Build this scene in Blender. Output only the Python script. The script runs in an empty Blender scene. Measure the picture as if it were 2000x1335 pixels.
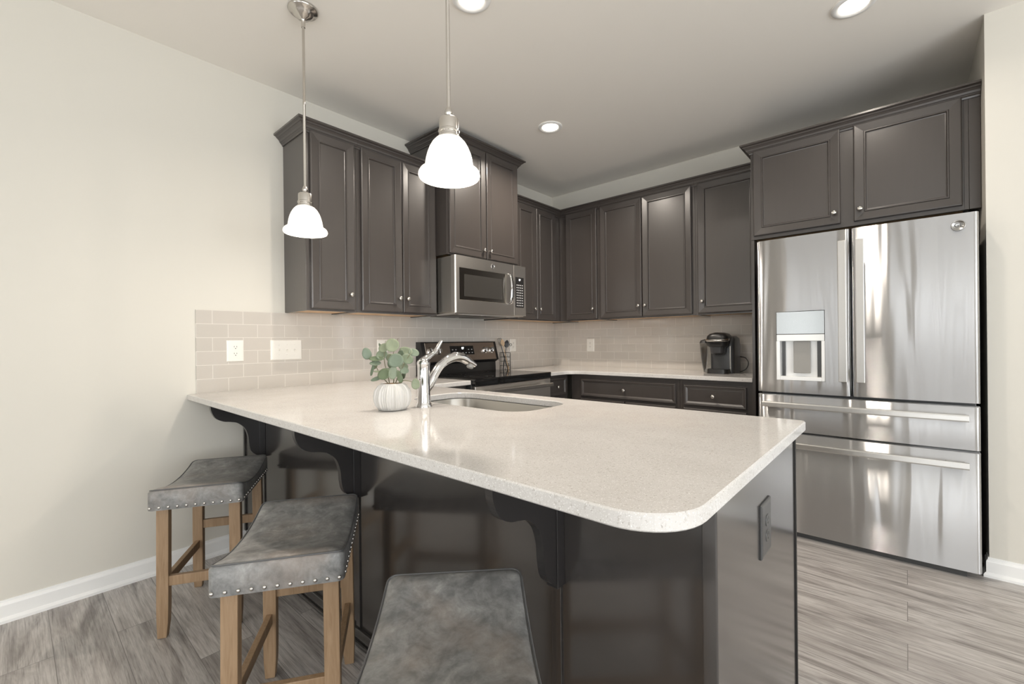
import bpy, bmesh, math, random
from mathutils import Vector, Matrix
random.seed(7)
S = bpy.context.scene
COL = S.collection
PI = math.pi
V = Vector

# ------------------------------------------------------------------ camera
FPX = 868.4
YAW, PITCH, ROLL = math.radians(41.575), math.radians(-0.07), math.radians(-0.634)
CAM = V((2.9136, -3.982, 1.1817))
H = 2.7625
cd = bpy.data.cameras.new('camera'); cam = bpy.data.objects.new('camera', cd); COL.objects.link(cam)
cd.sensor_width = 36; cd.lens = FPX/2000*36; cd.clip_start = .02
F = V((-math.sin(YAW)*math.cos(PITCH), math.cos(YAW)*math.cos(PITCH), math.sin(PITCH)))
R0 = V((math.cos(YAW), math.sin(YAW), 0)); U0 = R0.cross(F)
R = R0*math.cos(ROLL)+U0*math.sin(ROLL); U = -R0*math.sin(ROLL)+U0*math.cos(ROLL)
cam.matrix_world = Matrix(((R.x, U.x, -F.x, CAM.x), (R.y, U.y, -F.y, CAM.y), (R.z, U.z, -F.z, CAM.z), (0, 0, 0, 1)))
S.camera = cam

# ------------------------------------------------------------------ world, light, exposure
S.view_settings.view_transform = 'Standard'; S.view_settings.look = 'None'
S.view_settings.gamma = 1; S.view_settings.use_curve_mapping = False
S.view_settings.exposure = 0.14
W = bpy.data.worlds.new('world'); S.world = W; W.use_nodes = True
W.node_tree.nodes['Background'].inputs[0].default_value = (.93, .97, 1, 1)
W.node_tree.nodes['Background'].inputs[1].default_value = 1.0
S.cycles.max_bounces = 10; S.cycles.diffuse_bounces = 6; S.cycles.glossy_bounces = 5
S.cycles.sample_clamp_indirect = 6
S.cycles.caustics_reflective = False; S.cycles.caustics_refractive = False

def area(name, loc, direction, sx, sy, power, color=(1, 1, 1), shape='RECTANGLE', spread=PI):
    d = bpy.data.lights.new(name, 'AREA'); d.shape = shape; d.size = sx; d.size_y = sy
    d.energy = power; d.color = color; d.spread = spread
    o = bpy.data.objects.new(name, d); COL.objects.link(o); o.location = loc
    o.rotation_euler = V(direction).to_track_quat('-Z', 'Y').to_euler()
    return o
# room behind the camera: x 0..6.4, y -7.4..; daylight enters by a window, a patio door and a window on the right wall
BX, BY = 6.4, -7.4
DAY = (.95, .98, 1.0)
area('daylight_window', (1.4, BY-.17, 1.4), (0, 1, .12), 1.2, 2.0, 32, DAY)
area('daylight_patio', (4.2, BY-.17, 1.2), (0, 1, .12), 2.5, 2.4, 80, DAY)
area('daylight_side', (BX+.17, -4.2, 1.4), (-1, 0, .42), 4.6, 1.9, 165, DAY)
WARM = (1.0, .90, .79)
P_PEND, P_REC = 2.6, 21.0

# ------------------------------------------------------------------ materials
def mat(name, col=(.8, .8, .8), rough=.5, metal=0.0, spec=.5, coat=0, coat_r=.1, emit=None, es=0, trans=0, aniso=0, ior=None):
    m = bpy.data.materials.new(name); m.use_nodes = True
    b = m.node_tree.nodes['Principled BSDF']
    b.inputs['Base Color'].default_value = (*col, 1); b.inputs['Roughness'].default_value = rough
    b.inputs['Metallic'].default_value = metal; b.inputs['Specular IOR Level'].default_value = spec
    b.inputs['Coat Weight'].default_value = coat; b.inputs['Coat Roughness'].default_value = coat_r
    b.inputs['Transmission Weight'].default_value = trans
    if ior: b.inputs['IOR'].default_value = ior
    if aniso:
        b.inputs['Anisotropic'].default_value = aniso
        t = m.node_tree.nodes.new('ShaderNodeTangent'); t.direction_type = 'UV_MAP'; t.uv_map = 'UVMap'
        m.node_tree.links.new(t.outputs[0], b.inputs['Tangent'])
    if emit: b.inputs['Emission Color'].default_value = (*emit, 1); b.inputs['Emission Strength'].default_value = es
    return m
class NT:
    def __init__(s, m): s.t = m.node_tree; s.b = s.t.nodes['Principled BSDF']
    def n(s, typ, **kw):
        x = s.t.nodes.new('ShaderNode'+typ)
        for k, v in kw.items():
            if k in x.inputs: x.inputs[k].default_value = v
            else: setattr(x, k, v)
        return x
    def l(s, a, b): s.t.links.new(a, b)
    def coord(s, which='Object', scale=(1, 1, 1), loc=(0, 0, 0), rot=(0, 0, 0)):
        c = s.n('TexCoord'); mp = s.n('Mapping'); s.l(c.outputs[which], mp.inputs[0])
        mp.inputs['Scale'].default_value = scale; mp.inputs['Location'].default_value = loc; mp.inputs['Rotation'].default_value = rot
        return mp.outputs[0]
    def noise(s, vec, scale, detail=4, rough=.55, dist=0):
        x = s.n('TexNoise'); x.inputs['Scale'].default_value = scale; x.inputs['Detail'].default_value = detail
        x.inputs['Roughness'].default_value = rough; x.inputs['Distortion'].default_value = dist; s.l(vec, x.inputs['Vector']); return x.outputs['Fac']
    def ramp(s, fac, stops):
        r = s.n('ValToRGB'); e = r.color_ramp.elements
        while len(e) < len(stops): e.new(.5)
        for k, (p, c) in enumerate(stops): e[k].position = p; e[k].color = (*c, 1) if len(c) == 3 else c
        s.l(fac, r.inputs[0]); return r.outputs[0]
    def mix(s, fac, a, b, mode='MIX'):
        x = s.n('Mix'); x.data_type = 'RGBA'; x.blend_type = mode
        for sk, v in ((0, fac), (6, a), (7, b)):
            if hasattr(v, 'is_linked'): s.l(v, x.inputs[sk])
            else: x.inputs[sk].default_value = v if sk == 0 else (*v, 1)
        return x.outputs[2]
    def bump(s, h, strength, dist=.01):
        x = s.n('Bump'); x.inputs['Strength'].default_value = strength; x.inputs['Distance'].default_value = dist
        s.l(h, x.inputs['Height']); s.l(x.outputs[0], s.b.inputs['Normal']); return x

def m_paint(name, col):
    m = mat(name, col, .85, spec=.2); n = NT(m)
    n.bump(n.noise(n.coord(), 260, 2), .04, .002); return m
PAINT = m_paint('greige_wall_paint', (.68, .655, .595))
CEIL = m_paint('ceiling_paint', (.88, .85, .80))
TRIM = mat('white_trim_paint', (.85, .85, .84), .35)
def m_floor():
    m = mat('grey_plank_floor', (.3, .27, .25), .36); n = NT(m)
    br = n.n('TexBrick', offset=.37); n.l(n.coord(loc=(.3, .06, 0)), br.inputs['Vector'])
    br.inputs['Scale'].default_value = 1; br.inputs['Mortar Size'].default_value = .0012; br.inputs['Brick Width'].default_value = 1.22
    br.inputs['Row Height'].default_value = .182; br.inputs['Color1'].default_value = (0, 0, 0, 1); br.inputs['Color2'].default_value = (1, 1, 1, 1)
    br.inputs['Mortar'].default_value = (.5, .5, .5, 1)
    tc = n.n('TexCoord'); cmb = n.n('VectorMath', operation='MULTIPLY_ADD'); n.l(tc.outputs['Object'], cmb.inputs[0])
    cmb.inputs[1].default_value = (1, 1, 1); sc = n.n('VectorMath', operation='SCALE'); n.l(br.outputs['Color'], sc.inputs[0]); sc.inputs['Scale'].default_value = 7.3
    n.l(sc.outputs[0], cmb.inputs[2])
    def mp(scale):
        x = n.n('Mapping'); x.inputs['Scale'].default_value = scale; n.l(cmb.outputs[0], x.inputs[0]); return x.outputs[0]
    big = n.noise(mp((.55, 3.2, 1)), 3.0, 6, .6, 1.6)
    grain = n.noise(mp((1.6, 42, 1)), 3.0, 5, .65, .3)
    fine = n.noise(mp((6, 160, 1)), 2.0, 2, .5)
    c1 = n.ramp(big, [(.26, (.215, .198, .188)), (.43, (.385, .362, .348)), (.56, (.50, .48, .465)), (.74, (.31, .288, .274))])
    c2 = n.ramp(grain, [(.28, (.36, .34, .33)), (.45, (.88, .88, .88)), (.60, (1.10, 1.10, 1.10)), (.76, (.74, .72, .71))])
    c = n.mix(.85, c1, c2, 'MULTIPLY')
    c = n.mix(.45, c, n.ramp(fine, [(.3, (.62, .61, .6)), (.55, (1.1, 1.1, 1.1))]), 'MULTIPLY')
    pl = n.ramp(br.outputs['Color'], [(0, (.86, .85, .84)), (1, (1.14, 1.13, 1.12))])
    c = n.mix(1, c, pl, 'MULTIPLY')
    c = n.mix(br.outputs['Fac'], c, (.17, .16, .15)); n.l(c, n.b.inputs['Base Color'])
    n.bump(grain, .12, .003); return m
FLOOR = m_floor()
def m_tile(name, rot, loc):
    m = mat(name, (.5, .45, .4), .07, spec=.6); n = NT(m)
    TW, TH = .1545, .0767
    br = n.n('TexBrick', offset=.5); n.l(n.coord(loc=loc, rot=rot), br.inputs['Vector'])
    br.inputs['Scale'].default_value = 1; br.inputs['Mortar Size'].default_value = .0016; br.inputs['Mortar Smooth'].default_value = .1
    br.inputs['Brick Width'].default_value = TW; br.inputs['Row Height'].default_value = TH
    br.inputs['Color1'].default_value = (.54, .505, .46, 1); br.inputs['Color2'].default_value = (.57, .53, .485, 1)
    br.inputs['Mortar'].default_value = (.69, .655, .605, 1)
    n.l(br.outputs['Color'], n.b.inputs['Base Color'])
    n.l(n.ramp(br.outputs['Fac'], [(0, (.07,)*3), (1, (.7,)*3)]), n.b.inputs['Roughness'])
    b = n.bump(br.outputs['Fac'], .35, .0010); b.invert = True
    return m
def m_quartz():
    m = mat('white_quartz', (.74, .71, .67), .10, spec=.55); n = NT(m)
    v = n.coord()
    s1 = n.noise(v, 210, 2, .6); s2 = n.noise(v, 95, 2, .6); s3 = n.noise(v, 420, 1)
    c = n.ramp(n.noise(v, 9, 4), [(.3, (.60, .578, .555)), (.7, (.65, .630, .608))])
    c = n.mix(n.ramp(s1, [(.615, (0,)*3), (.67, (.85,)*3)]), c, (.36, .33, .30))
    c = n.mix(n.ramp(s2, [(.625, (0,)*3), (.67, (.6,)*3)]), c, (.47, .44, .41))
    c = n.mix(n.ramp(s3, [(.62, (0,)*3), (.68, (.8,)*3)]), c, (.88, .87, .85))
    n.l(c, n.b.inputs['Base Color']); return m
QUARTZ = m_quartz()
def m_espresso(name, col=(.052, .044, .040), rough=.33, coat=.45):
    m = mat(name, col, rough, spec=.6, coat=coat, coat_r=.22); n = NT(m)
    g = n.noise(n.coord(scale=(7, 7, .6)), 7, 3)
    n.l(n.mix(1, (*col,), n.ramp(g, [(.3, (.975,)*3), (.7, (1.025,)*3)]), 'MULTIPLY'), n.b.inputs['Base Color'])
    return m
ESP = m_espresso('espresso_cabinet_finish')
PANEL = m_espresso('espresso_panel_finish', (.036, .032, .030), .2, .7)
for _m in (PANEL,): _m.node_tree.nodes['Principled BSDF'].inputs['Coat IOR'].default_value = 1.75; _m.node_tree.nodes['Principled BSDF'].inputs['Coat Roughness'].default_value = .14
CORB = m_espresso('espresso_corbel_shaded', (.020, .018, .018), .3, .2)  # same espresso; the corbels' lack of bright reflections is put into the darker colour
KICK = mat('dark_recess', (.012, .011, .01), .6)
def m_wood(name, a, b, scale, rough=.45):
    m = mat(name, a, rough); n = NT(m); v = n.coord(scale=scale)
    n.l(n.ramp(n.noise(v, 6, 5, .6, .8), [(.3, a), (.7, b)]), n.b.inputs['Base Color']); n.bump(n.noise(v, 16, 3), .06, .002); return m
MAPLE = m_wood('maple_underside', (.62, .40, .22), (.72, .50, .30), (3, 3, 1))
LEGWOOD = m_wood('weathered_oak', (.26, .165, .09), (.375, .255, .155), (16, 16, 1.1))
SPOON = m_wood('pale_wood', (.55, .36, .20), (.66, .46, .28), (9, 9, 2))
def m_steel(name, col=(.60, .60, .60), rough=.26, aniso=.75, wavy=0):
    m = mat(name, col, rough, 1.0, aniso=aniso); n = NT(m)
    if aniso: n.b.inputs['Anisotropic Rotation'].default_value = .25
    if wavy: n.bump(n.noise(n.coord(scale=(7.0, 7.0, .55)), 1.5, 1, .4, .4), wavy, .02)
    return m
STEEL = m_steel('brushed_stainless', (.74, .71, .67), .36, .5)
def m_brushed(name, col, rough, tilt, wavy):
    """steel brushed along x: the grooves scatter light up and down, so reflections draw out vertically"""
    m = bpy.data.materials.new(name); m.use_nodes = True; t = m.node_tree; out = t.nodes['Material Output']
    class Q(NT):
        def __init__(s): s.t = t; s.b = None
    n = Q(); bp = n.n('Bump'); bp.inputs['Strength'].default_value = wavy; bp.inputs['Distance'].default_value = .02
    n.l(n.noise(n.coord(scale=(7.0, 7.0, .45)), 1.5, 1, .4, .4), bp.inputs['Height'])
    tg = n.n('Tangent'); tg.direction_type = 'UV_MAP'; tg.uv_map = 'UVMap'; prev = None
    for k, z in enumerate((0, tilt, -tilt)):
        ad = n.n('VectorMath', operation='ADD'); n.l(bp.outputs[0], ad.inputs[0]); ad.inputs[1].default_value = (0, 0, z)
        nm = n.n('VectorMath', operation='NORMALIZE'); n.l(ad.outputs[0], nm.inputs[0])
        g = n.n('BsdfAnisotropic'); g.inputs['Color'].default_value = (*col, 1); g.inputs['Roughness'].default_value = rough
        g.inputs['Anisotropy'].default_value = .86; g.inputs['Rotation'].default_value = 0
        n.l(nm.outputs[0], g.inputs['Normal']); n.l(tg.outputs[0], g.inputs['Tangent'])
        if prev is None: prev = g.outputs[0]
        else:
            mx = n.n('MixShader'); mx.inputs[0].default_value = 1/(k+1); n.l(prev, mx.inputs[1]); n.l(g.outputs[0], mx.inputs[2]); prev = mx.outputs[0]
    n.l(prev, out.inputs['Surface']); return m
FSTEEL = m_brushed('fridge_stainless', (.72, .72, .725), .30, .06, .30)
HANDLE = m_steel('handle_stainless', (.58, .57, .55), .36, .8)
SINKST = m_steel('sink_stainless', (.46, .44, .41), .3, .4)
CHROME = mat('chrome', (.74, .74, .75), .05, 1.0)
NICKEL = mat('satin_nickel', (.60, .575, .54), .2, 1.0)
BLACKG = mat('black_glass', (.008, .008, .008), .04, spec=.6)
BLACK = mat('black_plastic', (.018, .017, .017), .32)
CHAR = mat('charcoal_plastic', (.05, .05, .052), .3)
DGREY = mat('dark_grey_enamel', (.06, .06, .06), .3)
GREYPL = mat('grey_plastic', (.30, .29, .27), .4)
WHITEPL = mat('white_plastic', (.82, .80, .75), .3)
SLOT = mat('socket_slot', (.03, .03, .03), .6)
LCD = mat('lit_digits', (1, 1, 1), .5, emit=(.95, .98, 1), es=2.0)
MARK = mat('grey_panel_mark', (.50, .50, .50), .5)
FILTER = mat('dark_mesh_filter', (.10, .09, .08), .4, .8)
GLASSD = mat('tinted_oven_glass', (.045, .042, .038), .06, spec=.55)
CLEAR = mat('clear_plastic', (.9, .93, .93), .04, trans=1.0, ior=1.2)
def m_leather():
    m = mat('grey_leather', (.12, .12, .12), .42, spec=.4); n = NT(m)
    tc = n.n('TexCoord'); oi = n.n('ObjectInfo'); ad = n.n('VectorMath', operation='ADD'); sc = n.n('VectorMath', operation='SCALE')
    n.l(oi.outputs['Location'], sc.inputs[0]); sc.inputs['Scale'].default_value = 3.1
    n.l(tc.outputs['Object'], ad.inputs[0]); n.l(sc.outputs[0], ad.inputs[1]); v = ad.outputs[0]
    a = n.noise(v, 13, 7, .68, .6); b = n.noise(v, 46, 5, .65, .5); w = n.noise(v, 4.5, 4, .55)
    c = n.ramp(a, [(.32, (.135, .135, .133)), (.47, (.205, .204, .200)), (.58, (.26, .257, .25)), (.72, (.38, .375, .365))])
    c = n.mix(.75, c, n.ramp(b, [(.3, (.68,)*3), (.7, (1.32,)*3)]), 'MULTIPLY')
    c = n.mix(n.ramp(w, [(.52, (0,)*3), (.72, (.55,)*3)]), c, (.29, .235, .195))
    n.l(c, n.b.inputs['Base Color']); n.bump(n.noise(v, 160, 3), .08, .002); return m
LEATHER = m_leather()
PIPING = mat('grey_piping', (.10, .10, .10), .45)
CERAMIC = mat('white_ceramic', (.57, .56, .54), .5)
SOIL = mat('brown_moss', (.16, .09, .04), .9)
def m_leaf():
    m = mat('eucalyptus_leaf', (.2, .27, .17), .5); n = NT(m)
    oi = n.n('ObjectInfo'); c = n.ramp(oi.outputs['Random'], [(0, (.11, .145, .08)), (.5, (.15, .195, .14)), (1, (.22, .25, .16))])
    tc = n.noise(n.coord(), 40, 3); n.l(n.mix(.5, c, n.ramp(tc, [(.3, (.8,)*3), (.7, (1.2,)*3)]), 'MULTIPLY'), n.b.inputs['Base Color'])
    n.b.inputs['Subsurface Weight'].default_value = 0; return m
LEAF = m_leaf()
STEM = mat('olive_stem', (.17, .16, .09), .6)
SHADE = mat('lit_opal_glass', (.9, .88, .84), .25, emit=(1, .93, .82), es=.75)
LENS = mat('lit_lamp_lens', (1, 1, 1), .5, emit=(1, .90, .74), es=9)

# ------------------------------------------------------------------ mesh helpers
def new(): return bmesh.new()
def fr(origin, right, out):
    """frame for fronts: local (u right, v up, w out) -> world"""
    r, o = V(right), V(out)
    return Matrix(((r.x, 0, o.x, origin[0]), (r.y, 0, o.y, origin[1]), (0, 1, 0, origin[2]), (0, 0, 0, 1)))
FA = lambda x, y=0, z=0: fr((x, y, z), (0, 1, 0), (1, 0, 0))      # faces +x
FB = lambda x, y, z=0: fr((x, y, z), (1, 0, 0), (0, -1, 0))       # faces -y
FK = lambda x, y, z=0: fr((x, y, z), (-1, 0, 0), (0, 1, 0))       # faces +y
def box(bm, a, b, bev=0, M=None, seg=2):
    c = [(x, y, z) for x in (min(a[0], b[0]), max(a[0], b[0])) for y in (min(a[1], b[1]), max(a[1], b[1])) for z in (min(a[2], b[2]), max(a[2], b[2]))]
    v = [bm.verts.new(p) for p in c]
    fs = [bm.faces.new([v[i] for i in q]) for q in ((0, 1, 3, 2), (4, 6, 7, 5), (0, 4, 5, 1), (2, 3, 7, 6), (0, 2, 6, 4), (1, 5, 7, 3))]
    geo = v
    if bev:
        es = list({e for f in fs for e in f.edges})
        r = bmesh.ops.bevel(bm, geom=es, offset=bev, segments=seg, profile=.5, affect='EDGES', clamp_overlap=True)
        geo = list(set(r['verts']) | {x for x in v if x.is_valid})
    if M: bmesh.ops.transform(bm, matrix=M, verts=geo)
    return geo
def loft(bm, loops, close=True, cap0=False, cap1=False, M=None, smooth=True):
    rows = []
    for L in loops: rows.append([bm.verts.new(M @ V(p) if M else p) for p in L])
    n = len(rows[0])
    for a, b in zip(rows, rows[1:]):
        for i in range(n if close else n-1):
            j = (i+1) % n
            f = bm.faces.new((a[i], a[j], b[j], b[i])); f.smooth = smooth
    if cap0: bm.faces.new(rows[0][::-1])
    if cap1: bm.faces.new(rows[-1])
    return rows
def circ(r, z, n=32, cx=0, cy=0): return [(cx+r*math.cos(2*PI*i/n), cy+r*math.sin(2*PI*i/n), z) for i in range(n)]
def lathe(bm, prof, n=32, M=None, cap0=True, cap1=True):
    return loft(bm, [circ(max(r, 1e-5), z, n) for r, z in prof], True, cap0, cap1, M)
def tube(bm, pts, rad, n=10, caps=True):
    pts = [V(p) for p in pts]; rows = []; N = None
    rads = rad if isinstance(rad, (list, tuple)) else [rad]*len(pts)
    for i, p in enumerate(pts):
        t = (pts[min(i+1, len(pts)-1)]-pts[max(i-1, 0)]).normalized()
        if N is None:
            N = t.cross(V((0, 0, 1)));
            if N.length < 1e-3: N = t.cross(V((1, 0, 0)))
        N = (N-t*N.dot(t)).normalized(); B = t.cross(N)
        r = rads[i]; r = r if isinstance(r, tuple) else (r, r)
        rows.append([p+N*math.cos(2*PI*k/n)*r[0]+B*math.sin(2*PI*k/n)*r[1] for k in range(n)])
    return loft(bm, rows, True, caps, caps)
def spline(pts, k=8):
    P = [V(p) for p in pts]; out = []
    for i in range(len(P)-1):
        a, b, c, d = P[max(i-1, 0)], P[i], P[i+1], P[min(i+2, len(P)-1)]
        for j in range(k):
            t = j/k
            out.append(.5*((2*b)+(c-a)*t+(2*a-5*b+4*c-d)*t*t+(3*b-a-3*c+d)*t**3))
    return out+[P[-1]]
def prism(bm, poly, w0, w1, M=None, bev=0):
    """extrude a polygon in (u,v) from w0 to w1"""
    a = [bm.verts.new((p[0], p[1], w0)) for p in poly]; b = [bm.verts.new((p[0], p[1], w1)) for p in poly]
    n = len(poly); bm.faces.new(a[::-1]); bm.faces.new(b)
    for i in range(n): bm.faces.new((a[i], a[(i+1) % n], b[(i+1) % n], b[i]))
    if M: bmesh.ops.transform(bm, matrix=M, verts=a+b)
    return a+b
def fillet(pts, rads, k=10):
    out = []; n = len(pts)
    for i in range(n):
        p = V((*pts[i], 0)); r = rads[i]
        if r <= 0: out.append((p.x, p.y)); continue
        a = (V((*pts[i-1], 0))-p).normalized(); b = (V((*pts[(i+1) % n], 0))-p).normalized()
        th = a.angle(b); d = r/math.tan(th/2); c = p+(a+b).normalized()*(r/math.sin(th/2))
        s, e = p+a*d-c, p+b*d-c
        for j in range(k+1):
            q = s.slerp(e, j/k); q = q.normalized()*r if q.length else q
            out.append((c.x+q.x, c.y+q.y))
    return out
def inset(poly, d):
    n = len(poly); out = []
    for i in range(n):
        p = V((*poly[i], 0)); a = (p-V((*poly[i-1], 0))); b = (V((*poly[(i+1) % n], 0))-p)
        a.normalize(); b.normalize(); na, nb = V((-a.y, a.x, 0)), V((-b.y, b.x, 0)); m = (na+nb)
        m = m/max(m.dot(na), .2); out.append((p.x+m.x*d, p.y+m.y*d))
    return out
def slab(bm, outer, hole, z0, z1, ch=.003):
    """counter slab with an optional hole; outer CCW, hole CW, small chamfer on both rims"""
    rows = []
    def ring(poly):
        P2 = inset(poly, ch)
        L = [[(x, y, z0) for x, y in P2], [(x, y, z0+ch) for x, y in poly], [(x, y, z1-ch) for x, y in poly], [(x, y, z1) for x, y in P2]]
        return loft(bm, L, smooth=False)
    rs = [ring(outer)]+([ring(hole)] if hole else [])
    for k in (0, -1):
        es = []
        for r in rs:
            row = r[k]
            for i in range(len(row)): es.append(bm.edges.get((row[i], row[(i+1) % len(row)])))
        bmesh.ops.triangle_fill(bm, edges=es, use_beauty=True)
    bmesh.ops.recalc_face_normals(bm, faces=bm.faces)
def moulding(bm, path, prof, pre=None, post=None, cap=True):
    """sweep a profile [(out, z)] along an xy path with mitred corners; outward is to the right of travel"""
    P = ([pre] if pre else [])+list(path)+([post] if post else []); loops = []
    o = 1 if pre else 0
    for i in range(o, o+len(path)):
        p = V(P[i]).to_2d() if len(P[i]) > 2 else V(P[i])
        ns = []
        if i > 0: t = (p-V(P[i-1])).normalized(); ns.append(V((t.y, -t.x)))
        if i < len(P)-1: t = (V(P[i+1])-p).normalized(); ns.append(V((t.y, -t.x)))
        m = ns[0] if len(ns) == 1 else (ns[0]+ns[1])/max((ns[0]+ns[1]).dot(ns[0]), .1)
        loops.append([(p.x+m.x*q[0], p.y+m.y*q[0], q[1]) for q in prof])
    loft(bm, loops, True, cap, cap, smooth=False); bmesh.ops.recalc_face_normals(bm, faces=bm.faces)

# ------------------------------------------------------------------ object helpers
def uvs(me):
    uv = me.uv_layers.new(name='UVMap')
    for p in me.polygons:
        n = p.normal; ax = max(range(3), key=lambda k: abs(n[k]))
        for li in p.loop_indices:
            c = me.vertices[me.loops[li].vertex_index].co
            uv.data[li].uv = (c.y, c.z) if ax == 0 else (c.x, c.z) if ax == 1 else (c.x, c.y)
def wloc(o):
    l = V((0, 0, 0))
    while o: l = l+o.location; o = o.parent
    return l
def obj(name, bm, m, parent=None, loc=None, label=None, auto=True):
    """bm in world coordinates; the mesh is stored relative to loc (default: the parent's place)"""
    base = wloc(parent) if parent else V((0, 0, 0))
    org = V(loc) if loc is not None else base
    bmesh.ops.translate(bm, vec=-org, verts=bm.verts)
    me = bpy.data.meshes.new(name); bm.normal_update(); bm.to_mesh(me); bm.free(); uvs(me)
    me.materials.append(m)
    o = bpy.data.objects.new(name, me); COL.objects.link(o); o.location = org-base
    if parent: o.parent = parent
    if label: o['label'] = label
    return o
def tag(o, label, cat, group=None, kind=None):
    o['label'] = label; o['category'] = cat
    if group: o['group'] = group
    if kind: o['kind'] = kind
    return o
def thing(name, label, cat, loc, group=None):
    o = bpy.data.objects.new(name, None); COL.objects.link(o); o.location = loc; o.empty_display_size = .1
    return tag(o, label, cat, group)
def struct(name, bm, m, label=None, cat=None):
    o = obj(name, bm, m); o['kind'] = 'structure'
    if label: o['label'] = label; o['category'] = cat
    return o
def smooth(o, ang=35):
    for p in o.data.polygons: p.use_smooth = True
    me = o.data; bm = bmesh.new(); bm.from_mesh(me)
    for e in bm.edges:
        if len(e.link_faces) == 2 and e.calc_face_angle(0) > math.radians(ang): e.smooth = False
    bm.to_mesh(me); bm.free(); return o
def bx(name, a, b, m, parent=None, bev=.002, **k):
    bm = new(); box(bm, a, b, bev); return obj(name, bm, m, parent, **k)
def text_mesh(txt, size, M, depth=.0008):
    cu = bpy.data.curves.new('lettering', 'FONT'); cu.body = txt; cu.size = size; cu.extrude = depth/2; cu.align_x = 'CENTER'; cu.align_y = 'CENTER'
    t = bpy.data.objects.new('lettering', cu); COL.objects.link(t)
    dg = bpy.context.evaluated_depsgraph_get(); me = bpy.data.meshes.new_from_object(t.evaluated_get(dg))
    bpy.data.objects.remove(t); bm = new(); bm.from_mesh(me); bpy.data.meshes.remove(me); bpy.data.curves.remove(cu)
    bmesh.ops.transform(bm, matrix=M, verts=bm.verts); return bm

# ------------------------------------------------------------------ room shell
bm = new(); box(bm, (-.15, BY-.15, -.12), (BX+.15, .15, 0)); struct('floor', bm, FLOOR, 'grey-brown wood plank floor of the kitchen', 'floor')
bm = new(); box(bm, (-.15, BY-.15, H), (BX+.15, .15, H+.12)); struct('ceiling', bm, CEIL, 'plain painted ceiling over the kitchen', 'ceiling')
bm = new(); box(bm, (-.15, BY, 0), (0, .15, H)); struct('wall_left', bm, PAINT, 'greige wall on the left behind the range', 'wall')
bm = new(); box(bm, (0, 0, 0), (BX+.15, .15, H)); struct('wall_back', bm, PAINT, 'greige wall behind the fridge and coffee maker', 'wall')
WX, WY = 3.211, -.793
bm = new(); box(bm, (WX, WY, 0), (BX, 0, H)); struct('wall_right', bm, PAINT, 'greige wall end right of the refrigerator', 'wall')
def holed(x0, x1, holes, mk):
    xs = sorted({x0, x1, *[h[0] for h in holes], *[h[1] for h in holes]}); bm = new()
    for a, b in zip(xs, xs[1:]):
        hs = [h for h in holes if h[0] <= a+1e-6 and h[1] >= b-1e-6]
        if not hs: mk(bm, a, b, 0, H)
        for h in hs:
            if h[2] > 0: mk(bm, a, b, 0, h[2])
            if h[3] < H: mk(bm, a, b, h[3], H)
    return bm
HF = [(.85, 1.95, .45, 2.3), (3.02, 5.4, 0, 2.3)]
HS = [(-6.4, -2.0, .5, 2.3)]
struct('wall_front', holed(0, BX, HF, lambda bm, a, b, z0, z1: box(bm, (a, BY-.15, z0), (b, BY, z1))), PAINT)
struct('wall_side', holed(BY, WY, HS, lambda bm, a, b, z0, z1: box(bm, (BX, a, z0), (BX+.15, b, z1))), PAINT)
def sash(name, a, b, z0, z1, axis, n):
    bm = new(); t = .09
    def q(u0, u1, v0, v1):
        if axis == 'x': box(bm, (u0, BY-.1, v0), (u1, BY+.02, v1), .004)
        else: box(bm, (BX-.02, u0, v0), (BX+.1, u1, v1), .004)
    q(a, b, z1-t, z1); q(a, b, z0, z0+t)
    for k in range(n+1):
        u = a+(b-a)*k/n; q(max(a, u-t/2), min(b, u+t/2), z0, z1)
    struct(name, bm, TRIM)
sash('window_1', *HF[0], 'x', 3); sash('door_1', *HF[1], 'x', 7); sash('window_2', *HS[0], 'y', 5)  # out of view; the door's close mullions are added to band the refrigerator's reflections
BB = [(0, 0), (.022, 0), (.022, .012), (.017, .02), (.012, .024), (.012, .074), (.0105, .08), (.006, .086), (.005, .095), (0, .095)]
PFY = -3.075           # plane of the peninsula's stool-side panel
bm = new(); moulding(bm, [(0, BY), (0, PFY)], BB); struct('baseboard_left', bm, TRIM, 'white baseboard along the left wall', 'baseboard')
bm = new(); moulding(bm, [(WX, WY+.06), (WX, WY), (BX, WY)], BB); struct('baseboard_right', bm, TRIM, 'white baseboard right of the refrigerator', 'baseboard')

# ------------------------------------------------------------------ backsplash tiles
CZ, CT = .915, .03        # counter top and thickness
TLY, TZ = -3.31, 1.376
TILE_A = m_tile('taupe_subway_tile_left', (0, 0, 0), (0, 0, 0)); TILE_B = m_tile('taupe_subway_tile_back', (0, 0, 0), (0, 0, 0))
def tile_coords(m, axis, off):
    n = NT(m); br = next(x for x in n.t.nodes if x.bl_idname == 'ShaderNodeTexBrick')
    tc = n.n('TexCoord'); sp = n.n('SeparateXYZ'); cb = n.n('CombineXYZ'); n.l(tc.outputs['Object'], sp.inputs[0])
    mu = n.n('Math', operation='ADD'); n.l(sp.outputs[axis], mu.inputs[0]); mu.inputs[1].default_value = off
    mv = n.n('Math', operation='ADD'); n.l(sp.outputs[2], mv.inputs[0]); mv.inputs[1].default_value = -CZ
    n.l(mu.outputs[0], cb.inputs[0]); n.l(mv.outputs[0], cb.inputs[1]); n.l(cb.outputs[0], br.inputs['Vector'])
tile_coords(TILE_A, 1, -TLY+.07725); tile_coords(TILE_B, 0, .03)
bm = new(); box(bm, (0, TLY, CZ), (.008, 0, TZ), .001); struct('backsplash_left', bm, TILE_A, 'taupe subway tile backsplash behind the range', 'backsplash')
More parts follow.
